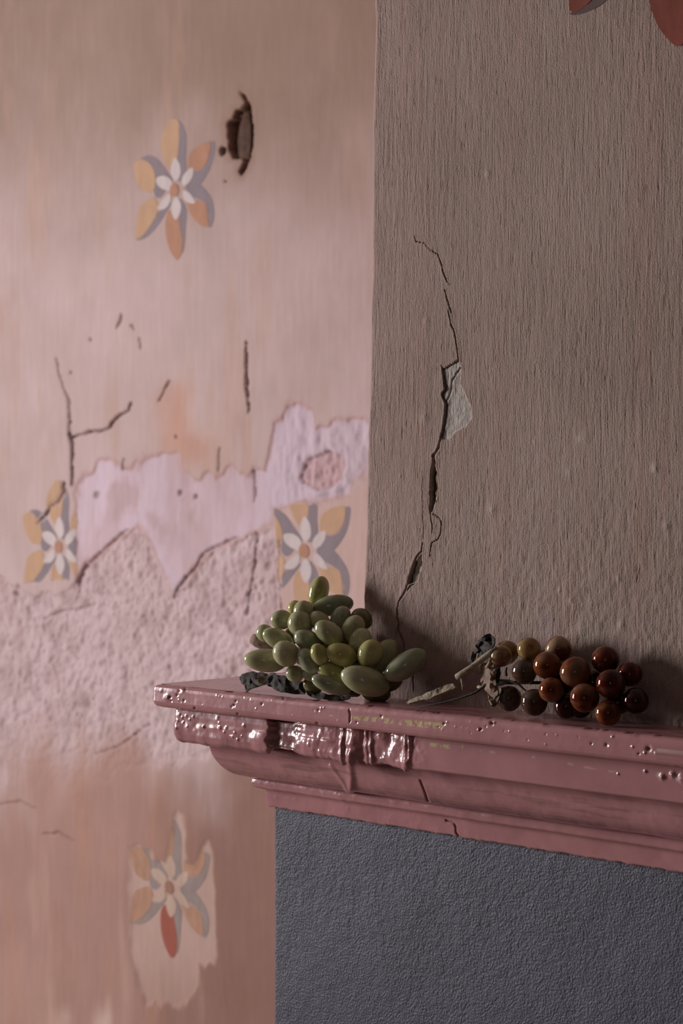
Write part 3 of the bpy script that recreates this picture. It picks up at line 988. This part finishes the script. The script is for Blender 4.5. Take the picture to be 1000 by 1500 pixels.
def disp_fascia(P, ux, uy):
    u, v = P[..., 0], P[..., 2] + P[..., 1] * 0.7
    wet = sstep(640, 585, ux)
    lump = fbm(u * 190, v * 190, 301, 3)
    big = fbm(u * 60, v * 60, 305, 3)
    d = 0.0003 * fbm(u * 25, v * 25, 311, 3)
    wl2 = 0.22 + 0.78 * sstep(385, 440, ux)
    d += wet * wl2 * (0.00080 * np.maximum(lump, -0.1) + 0.0013 * big)
    ed = ux - 5 * fbm(v * 260, u * 20, 331, 3)
    d += 0.0022 * sstep(402, 392, ed)
    d -= 0.0026 * sstep(392, 402, ed) * sstep(448, 424, ed)
    # runs of thick paint
    for x0, w, a in ((503, 3.0, 0.0020), (517, 7.0, 0.0026), (530, 3.0, -0.001), (537, 3.0, 0.0018), (545, 2.6, 0.0022), (570, 6, -0.0012), (596, 4, 0.0024), (600, 2, 0.001)):
        xx = x0 + 3.0 * fbm(v * 120, v * 0 + x0, 341, 3)
        d += a * np.exp(-((ux - xx) / w) ** 2) * (0.5 + 0.9 * sstep(-0.3, 0.3, fbm(v * 90 + x0, u * 8, 343, 2)))
    d += rivets(ux, uy, [(262 + k, y, r, 0.0009) for k, y, r in ((4, 1047, 1.6), (8, 1051, 1.4), (2, 1056, 1.8), (14, 1049, 1.2), (10, 1058, 1.2), (19, 1054, 1.0), (1, 1066, 1.4), (24, 1050, 1.1), (16, 1064, 1.0), (40, 1064, 1.2), (70, 1072, 1.1))])
    for i, (x, y, r, a) in enumerate([(322, 1052, 2.0, .0014), (326, 1066, 2.6, .0018), (335, 1066, 2.0, .0016), (324, 1059, 1.6, .0012), (360, 1063, 2.0, .0016), (302, 1065, 1.6, .0012), (344, 1079, 1.8, .0014), (351, 1083, 1.8, .0014), (341, 1078, 1.2, .001), (357, 1078, 1.4, .0012), (347, 1073, 1.6, .0012), (526, 1114, 2.2, .0018), (1000, 1140, 5.0, .0026), (970, 1138, 4.0, .0016), (985, 1135, 4, .0016), (945, 1130, 2, .0012), (905, 1134, 1.5, .001)]):
        d += (0.55 if x < 400 else 1.0) * a * np.exp(-(((ux - x) / (r * 0.8)) ** 2 + ((uy - y) / (r * 1.1)) ** 2))
    # lower edge drips
    d += 0.0014 * sstep(0.0275, 0.0300, SHELF - P[..., 2]) * wet * (0.4 + big)
    cc = base_col(P)
    nn = fbm(u * 330, v * 330, 351, 3)
    cc = blend(cc, C(128, 86, 84), wet * sstep(0.15, 0.5, -big) * 0.45)
    cc = blend(cc, C(96, 66, 62), sstep(392, 402, ed) * sstep(446, 426, ed) * 0.55)
    y1, _ = seg_dist(ux, uy, [(620, 1089), (664, 1095), (676, 1094)])
    cc = blend(cc, C(196, 190, 130), sstep(3.6, 1.6, y1) * sstep(-0.05, 0.15, nn) * 0.9)
    y2, _ = seg_dist(ux, uy, [(690, 1097), (740, 1105), (790, 1110), (860, 1124), (905, 1132)])
    cc = blend(cc, C(196, 170, 168), sstep(2.2, 0.8, y2) * sstep(0.12, 0.3, fbm(u * 160, v * 300, 361, 3)) * 0.8)
    y3, _ = seg_dist(ux, uy, [(965, 1136), (985, 1138), (1010, 1143)])
    cc = blend(cc, C(208, 190, 192), sstep(7, 3, y3) * sstep(0.0, 0.2, nn) * 0.8)
    return d, cc


def disp_ovolo(P, ux, uy):
    u, v = P[..., 0], P[..., 2]
    d = 0.0007 * fbm(u * 28, v * 50, 401, 3) + 0.00025 * fbm(u * 120, v * 160, 405, 3)
    cr, _ = seg_dist(ux, uy, [(615, 1143), (620, 1155), (627, 1174)])
    d -= 0.0022 * sstep(1.5, 0.2, cr)
    cr2, _ = seg_dist(ux, uy, [(484, 1122), (505, 1150), (512, 1172)])
    d += 0.0008 * np.exp(-(cr2 / 3.0) ** 2)
    rn, _ = seg_dist(ux, uy, [(512, 1112), (515, 1140), (513, 1168)])
    d += 0.0016 * np.exp(-(rn / 5.0) ** 2)
    cc = base_col(P)
    cc = blend(cc, C(78, 46, 44), sstep(1.2, 0.2, cr) * 0.9)
    strk = fbm(u * 22, v * 260, 411, 4)
    cc = blend(cc, C(122, 88, 86), sstep(0.05, 0.45, strk) * 0.55)
    return d, cc


def disp_low(P, ux, uy):
    u, v = P[..., 0], P[..., 2]
    lum = fbm(u * 110, v * 140, 501, 3)
    d = 0.0006 * fbm(u * 40, v * 60, 505, 3) + 0.0005 * np.maximum(lum, 0) * sstep(800, 600, ux)
    cr, _ = seg_dist(ux, uy, [(652, 1202), (664, 1206), (667, 1212), (667, 1219), (671, 1225)])
    d -= 0.0020 * sstep(1.4, 0.2, cr)
    # ragged brushed lower edge against the slate grey
    d -= 0.0010 * sstep(0.0925, 0.0950, SHELF - P[..., 2]) * (0.4 + fbm(u * 150, v * 20, 521, 3))
    cc = base_col(P)
    cc = blend(cc, C(88, 54, 52), sstep(1.2, 0.2, cr) * 0.9)
    cc = blend(cc, C(190, 138, 134), sstep(0.0, 0.4, fbm(u * 60, v * 20, 511, 3)) * 0.35)
    return d, cc


# profile offsets (o out from the base, z below the shelf top), read off the mitred corner
LIP = [(-0.118, 0.0), (0.0, 0.0), (0.0620, 0.0), (0.0644, 0.0006), (0.0660, 0.0020), (0.0665, 0.0042), (0.0665, 0.0130), (0.0660, 0.0150), (0.0645, 0.0168), (0.0622, 0.0176), (0.040, 0.0176)]
FAS = [(0.040, 0.0176), (0.0510, 0.0182), (0.0522, 0.0200), (0.0526, 0.0240), (0.0524, 0.0380), (0.0516, 0.0410), (0.0496, 0.0424), (0.030, 0.0428)]
ova = np.linspace(0, math.pi / 2, 12)
OVO = [(0.030, 0.0428), (0.0360, 0.0434)] + [(0.0128 + 0.0232 * math.cos(a), 0.0440 + 0.0272 * math.sin(a)) for a in ova] + [(0.006, 0.0716)]
LOW = [(0.006, 0.0716), (0.0112, 0.0720), (0.0122, 0.0736), (0.0124, 0.0760), (0.0116, 0.0786), (0.0096, 0.0800), (0.0052, 0.0810), (0.0046, 0.0830), (0.0040, 0.0930), (0.0030, 0.0946), (-0.004, 0.0948)]
lip_fine = sweep('shelf_slab', LIP[2:], 0.0006, 0.0042, disp_lip)
sweep('fascia_moulding', FAS, 0.0007, 0.0030, disp_fascia)
sweep('ovolo_moulding', OVO, 0.0009, 0.0028, disp_ovolo)
sweep('bead_moulding', LOW, 0.0008, 0.0016, disp_low)
# level top of the slab, in front of the breast and along the return


def disp_top(P, ux, uy):
    u, v = P[..., 0], P[..., 1]
    d = 0.00035 * fbm(u * 60, v * 60, 601, 3)
    cc = base_col(P)
    cc = blend(cc, C(108, 76, 74), sstep(0.15, 0.4, fbm(u * 70, v * 260, 611, 3)) * 0.6)
    return d * 0.0, cc


sweep('shelf_top', [LIP[0], LIP[2]], 0.003, 0.0042, disp_top)

# ------------------------------------------------------------------ slate-grey base under the mantel
ZB = SHELF - 0.0946
gxs = np.concatenate([np.arange(XB, on_y(1050, 1300, YB)[0], 0.0011), np.arange(0.45, XR + 0.01, 0.06)])
gzs = np.concatenate([np.arange(0, 0.93, 0.05), np.arange(0.95, ZB + 0.002, 0.0011)])
GX, GZ = np.meshgrid(gxs, gzs)
GP = np.stack([GX, YB - 0.00030 * fbm(GX * 260, GZ * 260, 701, 2) - 0.0009 * fbm(GX * 20, GZ * 20, 705, 3) + 0.002 * np.exp(-((GX - XB) / 0.0015) ** 2), GZ], -1)
GP[:, 0, 0] += 0.0008 * fbm(gzs * 200, gzs * 0, 711, 3)
gs = GP[:, 0:1, :]
gcols = [np.concatenate([gs[..., 0:1], np.full_like(gs[..., 1:2], y), gs[..., 2:3]], -1) for y in (REAR, 0.3, 0.05, YB + 0.006)]
wall_lower = grid_mesh('wall_lower', np.concatenate(gcols + [GP], 1), M_base)
tag(wall_lower, 'slate-grey stippled chimney base under the pink mantel', 'wall', kind='structure')

# ------------------------------------------------------------------ grapes
bm = bmesh.new()
bmesh.ops.create_uvsphere(bm, u_segments=28, v_segments=16, radius=1.0)
# poles along x, and a faint egg shape
for v in bm.verts:
    x, y, z = v.co
    v.co = Vector((z, x * (1 + 0.05 * z), y * (1 + 0.05 * z)))
bmesh.ops.recalc_face_normals(bm, faces=bm.faces[:])


def sphere_mesh(name, mat):
    me = bpy.data.meshes.new(name)
    bm.to_mesh(me)
    me.materials.append(mat)
    me.polygons.foreach_set('use_smooth', [True] * len(me.polygons))
    return me


def place_grape(mesh, root, org, px_, py_, a, b, ang, depth, tilt=0.0):
    c = at(px_, py_, depth)
    s = depth / FPX
    th = math.radians(ang)
    d = math.cos(th) * RT + math.sin(th) * UP
    d = math.cos(tilt) * d + math.sin(tilt) * AX
    d = Vector(d).normalized()
    n = Vector(AX)
    e = n.cross(d).normalized()
    f = d.cross(e).normalized()
    M = Matrix((d, e, f)).transposed().to_4x4()
    o = bpy.data.objects.new('grape', mesh)
    col.objects.link(o)
    o.parent = root
    S = Matrix.Diagonal((a * s * 1.02, b * s * 1.03, b * s * 1.03, 1))
    o.matrix_local = Matrix.Translation(Vector(c) - Vector(org)) @ M @ S
    return o


G_M = [sphere_mesh('green_grape', M_green), sphere_mesh('olive_grape', M_green_y), sphere_mesh('grey_green_grape', M_green_g), sphere_mesh('brown_green_grape', M_green_b)]
gorg = on_y(500, 1010, -0.02)
gorg[2] = SHELF
green = empty('green_grape_bunch', gorg)
tag(green, 'bunch of polished green stone grapes heaped on the mantel corner', 'grapes')
# px, py, long, short, angle (counter-clockwise), depth, stone, tilt
GR = [(466.5, 867.5, 24, 14.3, 74, 1.452, 1, 0), (487.7, 887.0, 30, 15.2, 9, 1.440, 2, 0.1), (431.5, 890, 11, 10, 60, 1.456, 1, 0), (444, 896.5, 17, 14.5, 80, 1.436, 0, 0),
      (440, 914.5, 20, 18, 110, 1.430, 0, 0), (411.8, 907.6, 16, 14.2, 0, 1.446, 0, 0.3), (388.7, 928, 14.5, 12.5, 140, 1.450, 0, 0), (407, 936, 24, 14.3, -26, 1.436, 0, 0),
      (418.6, 957.3, 20.5, 18.3, -42, 1.418, 0, 0.4), (388.5, 967.6, 31, 16.8, -5, 1.434, 0, 0), (449.5, 937.6, 20, 15, -28, 1.422, 2, 0), (468.5, 910.6, 17.5, 13.4, -48, 1.428, 0, 0),
      (481.5, 926.8, 23, 16, -36, 1.414, 0, 0), (498, 905.5, 19, 13.6, 58, 1.430, 2, 0), (517, 920, 20, 15.3, 55, 1.418, 0, 0), (527, 938, 19, 15.2, 56, 1.408, 0, 0),
      (542, 957, 21, 17.6, 54, 1.394, 1, 0), (561, 962, 29, 17.5, 52, 1.406, 0, 0), (594, 974.5, 35, 18.2, 33, 1.384, 2, 0), (499.5, 959, 23, 16.6, -17, 1.402, 1, 0),
      (468, 959, 17, 12.8, -62, 1.404, 1, 0), (452.5, 968, 20.5, 14.6, -50, 1.410, 2, 0), (490.5, 988, 27, 15.6, -33, 1.404, 1, 0), (485.5, 1002.5, 30, 13.5, -18, 1.402, 2, 0),
      (534.6, 997.5, 36.5, 20.5, -19, 1.388, 0, 0), (431.5, 987, 13.5, 12.2, -20, 1.424, 0, 0), (454, 988, 12.5, 10, -20, 1.420, 2, 0), (529.7, 906.5, 17, 14.3, 140, 1.429, 3, 0),
      (550, 1014, 22, 14.5, -8, 1.402, 3, 0), (457.5, 1005, 15, 11.5, -35, 1.425, 3, 0), (478, 945, 18, 14, 30, 1.432, 3, 0), (515, 960, 20, 15, 10, 1.424, 3, 0),
      (445, 962, 16, 13, 0, 1.440, 3, 0), (430, 930, 15, 13, 20, 1.452, 3, 0), (505, 935, 18, 14, 80, 1.437, 3, 0), (520, 985, 18, 14, 0, 1.415, 3, 0), (570, 1000, 20, 13, 20, 1.400, 3, 0)]
for g in GR:
    place_grape(G_M[g[6]], green, gorg, *g[:6], tilt=g[7])


def bent(pts, f):
    return [at(x, y, z) for x, y, z in pts]


tube('stem', bent([(369, 936, 1.470), (377, 939, 1.468), (388, 944, 1.466), (405, 950, 1.462), (440, 955, 1.455), (480, 960, 1.445), (520, 975, 1.425), (560, 990, 1.405)], 0),
     [0.0036, 0.0048, 0.0046, 0.004, 0.0035, 0.003, 0.0026, 0.002], M_stalk, green, 9, 0.18, 3, gorg)


def leaf_mesh(name, outline, mat, parent, org, seed, crumple=4.0, nseg=4, thick=0.0009, step=5.0):
    """outline: (px, py, depth) around the edge; the blade between is crumpled"""
    o2 = smooth_closed(outline, nseg)
    r = np.random.RandomState(seed)
    o2[:, 0] += r.uniform(-1.0, 1.0, len(o2))
    o2[:, 1] += r.uniform(-1.0, 1.0, len(o2))
    lo, hi = o2[:, :2].min(0), o2[:, :2].max(0)
    pts = [tuple(p[:2]) for p in o2]
    I = np.array([(x, y) for x in np.arange(lo[0], hi[0], step) for y in np.arange(lo[1], hi[1], step)])
    if len(I):
        I = I + r.uniform(-1, 1, I.shape)
        sd = poly_sd(I[:, 0], I[:, 1], pts)
        I = I[sd > 1.5]
    allp = pts + [tuple(p) for p in I]
    res = delaunay_2d_cdt([Vector(p) for p in allp], [], [list(range(len(pts)))], 1, 1e-6)
    V = np.array([(v.x, v.y) for v in res[0]])
    W = []
    for x, y in V:
        w = 1.0 / (np.hypot(o2[:, 0] - x, o2[:, 1] - y) + 0.5) ** 2
        z = float((w * o2[:, 2]).sum() / w.sum())
        z += crumple * 0.001 * float(fbm(np.array([x * 0.11]), np.array([y * 0.13]), seed, 3)[0]) * 2
        W.append(at(x, y, z) - org)
    o = mesh_py(name, W, [tuple(f) for f in res[2]], mat, parent, False)
    md = o.modifiers.new('thickness', 'SOLIDIFY')
    md.thickness = thick
    md.offset = 0
    return o


leaf_mesh('leaf', [(351, 992, 1.500), (361, 986, 1.497), (378, 985, 1.487), (400, 988, 1.470), (420, 992, 1.455), (438, 998, 1.442), (446, 1006, 1.436), (440, 1014, 1.432), (425, 1010, 1.437), (405, 1004, 1.447), (390, 1003, 1.458), (374, 1006, 1.468), (362, 1012, 1.471), (358, 1005, 1.480), (353, 999, 1.492)], M_leafd, green, gorg, 3, 5.0)
leaf_mesh('leaf', [(372, 996, 1.462), (384, 990, 1.462), (396, 986, 1.460), (408, 990, 1.455), (398, 1000, 1.453), (386, 1003, 1.455)], M_leafb, green, gorg, 4, 3.0)
leaf_mesh('leaf', [(388, 996, 1.450), (400, 989, 1.446), (425, 992, 1.438), (446, 1000, 1.428), (450, 1012, 1.424), (438, 1018, 1.424), (412, 1013, 1.434), (396, 1006, 1.444)], M_leafd, green, gorg, 5, 4.0)
leaf_mesh('leaf', [(445, 1006, 1.428), (462, 1012, 1.424), (480, 1017, 1.414), (500, 1017, 1.410), (514, 1018, 1.404), (505, 1026, 1.403), (480, 1025, 1.408), (455, 1020, 1.418)], M_leafd, green, gorg, 6, 3.0)
leaf_mesh('leaf', [(500, 1018, 1.408), (512, 1013, 1.406), (522, 1012, 1.404), (527, 1018, 1.402), (516, 1021, 1.402)], M_leafb, green, gorg, 8, 2.0)

A_M = {k: sphere_mesh(n, m) for k, n, m in (('y', 'honey_grape', M_am_y), ('o', 'amber_grape', M_am_o), ('r', 'carnelian_grape', M_am_r), ('g', 'smoky_grape', M_am_g), ('d', 'dark_red_grape', M_am_d), ('p', 'pale_grape', M_am_p))}
aorg = on_y(830, 1040, -0.026)
aorg[2] = SHELF
amber = empty('amber_grape_bunch', aorg)
tag(amber, 'bunch of round amber and carnelian stone grapes with dry twig stalk', 'grapes')
AR = [(742, 956, 17.5, 0.80, 'y'), (733.5, 961, 16.5, 0.62, 'p'), (774.7, 951.5, 17.5, 0.72, 'y'), (817.3, 951.0, 19.3, 0.74, 'p'), (768, 984, 18.6, 0.62, 'g'), (801.2, 974.7, 20.4, 0.46, 'o'),
      (842, 984.8, 22.3, 0.46, 'o'), (886.8, 967.0, 20.4, 0.70, 'r'), (922.8, 987.5, 18.0, 0.72, 'r'), (894.7, 1002.2, 21.6, 0.44, 'r'), (807, 1010.7, 18.4, 0.36, 'o'), (856.2, 1022.7, 21.2, 0.34, 'o'),
      (930.5, 1027, 19.3, 0.55, 'd'), (890, 1044.5, 18.8, 0.36, 'o'), (829, 1035.5, 17.4, 0.52, 'd'), (782.3, 1029, 19.6, 0.50, 'g'), (745.5, 1023.5, 18.5, 0.60, 'g'),
      (868, 1000, 17, 0.70, 'd'), (905, 1030, 17, 0.62, 'd'), (822, 1003, 16, 0.68, 'd'), (850, 1036, 16, 0.60, 'd')]
for x, y, r_, f, k in AR:
    place_grape(A_M[k], amber, aorg, x, y, r_, r_ * 0.985, random.uniform(0, 180), depth_f(x, f), random.uniform(-0.6, 0.6))
DZ = lambda x, f: depth_f(x, f)
T3 = lambda l: [at(x, y, DZ(x, f)) for x, y, f in l]
# bleached main twig with its knots
tw = tube('twig', T3([(668, 992, 0.40), (676, 988, 0.42), (690, 977, 0.45), (704, 967, 0.47), (718, 957, 0.50), (728, 949, 0.52)]), [0.0016, 0.0022, 0.0020, 0.0018, 0.0022, 0.0013], M_stick, amber, 10, 0.26, 5, aorg)
tube('knot', T3([(675, 990, 0.42), (677, 1000, 0.42), (678.5, 1010, 0.42)]), [0.0012, 0.0009, 0.0008], M_stick, amber, 8, 0.15, 6, aorg)
tube('knot', T3([(699, 968, 0.47), (700, 958, 0.47), (701, 957, 0.47)]), [0.0011, 0.0010, 0.0006], M_stick, amber, 8, 0.15, 7, aorg)
tube('knot', T3([(712, 978, 0.46), (717, 971, 0.45), (719, 964, 0.46)]), [0.0009, 0.0012, 0.0010], M_stick, amber, 8, 0.2, 8, aorg)
tube('knot', T3([(700, 1006, 0.48), (704, 1008, 0.46), (711, 1003, 0.46)]), [0.0011, 0.0013, 0.0010], M_stick, amber, 8, 0.2, 9, aorg)
# split lower twig lying on the shelf
leaf_mesh('twig', [(596, 1029, DZ(596, .25)), (612, 1022, DZ(612, .28)), (640, 1009, DZ(640, .34)), (660, 1003, DZ(660, .42)), (668, 1008, DZ(668, .42)), (655, 1014, DZ(655, .36)), (632, 1023, DZ(632, .30)), (612, 1028, DZ(612, .25)), (600, 1031, DZ(600, .23))], M_stick, amber, aorg, 12, 1.0, 4, 0.0020, 4.0)
tube('stalk', T3([(614, 1035, 0.28), (640, 1031, 0.33), (670, 1024, 0.38), (695, 1015, 0.42), (712, 1003, 0.46), (724, 994, .5)]), [0.0006, 0.0007, 0.0008, 0.0008, 0.0008, 0.0006], M_wire, amber, 7, 0.1, 13, aorg)
tube('stalk', T3([(728, 996, 0.55), (745, 997, 0.58), (760, 1003, 0.60), (770, 1012, .62)]), [0.0008, 0.0009, 0.0008, 0.0006], M_leafb, amber, 7, 0.1, 14, aorg)
tube('stalk', T3([(742, 990, 0.60), (741, 983, 0.62), (742, 978, 0.66)]), [0.0006, 0.0006, 0.0005], M_wire, amber, 6, 0.1, 15, aorg)
tube('stalk', T3([(700, 1008, 0.62), (740, 1000, 0.68), (790, 1000, .72), (840, 1008, 0.66), (890, 1015, 0.68), (915, 1010, .70)]), [0.0014, 0.0013, 0.0012, 0.0012, 0.001, 0.0008], M_wire, amber, 7, 0.1, 16, aorg)
# brown stalk sheath hanging to the shelf, and blackened curled leaves
leaf_mesh('dried_leaf', [(704, 976, DZ(704, .52)), (716, 970, DZ(716, .5)), (727, 974, DZ(727, .52)), (726, 990, DZ(726, .50)), (727, 1006, DZ(727, .46)), (730, 1016, DZ(730, .44)), (723, 1024, DZ(723, .40)), (722, 1035, DZ(722, .36)), (717, 1028, DZ(717, .38)), (712, 1012, DZ(712, .46)), (705, 1000, DZ(705, .5))], M_stalk, amber, aorg, 21, 3.0, 4, 0.0012)
leaf_mesh('dried_leaf', [(686, 968, DZ(686, .62)), (692, 957, DZ(692, .66)), (698, 945, DZ(698, .70)), (705, 934, DZ(705, .74)), (714, 929, DZ(714, .76)), (723, 934, DZ(723, .74)), (724, 944, DZ(724, .70)), (714, 954, DZ(714, .62)), (704, 962, DZ(704, .58)), (694, 971, DZ(694, .56))], M_leafd, amber, aorg, 22, 6.0)
leaf_mesh('dried_leaf', [(720, 972, DZ(720, .60)), (730, 971, DZ(730, .62)), (733, 985, DZ(733, .60)), (730, 1000, DZ(730, .58)), (722, 1000, DZ(722, .58))], M_leafd, amber, aorg, 23, 3.0)
leaf_mesh('dried_leaf', [(728, 1008, DZ(728, .48)), (733, 1006, DZ(733, .46)), (733, 1018, DZ(733, .44)), (728, 1030, DZ(728, .40)), (722, 1036, DZ(722, .38)), (724, 1022, DZ(724, .42))], M_leafb, amber, aorg, 24, 3.0)
bm.free()
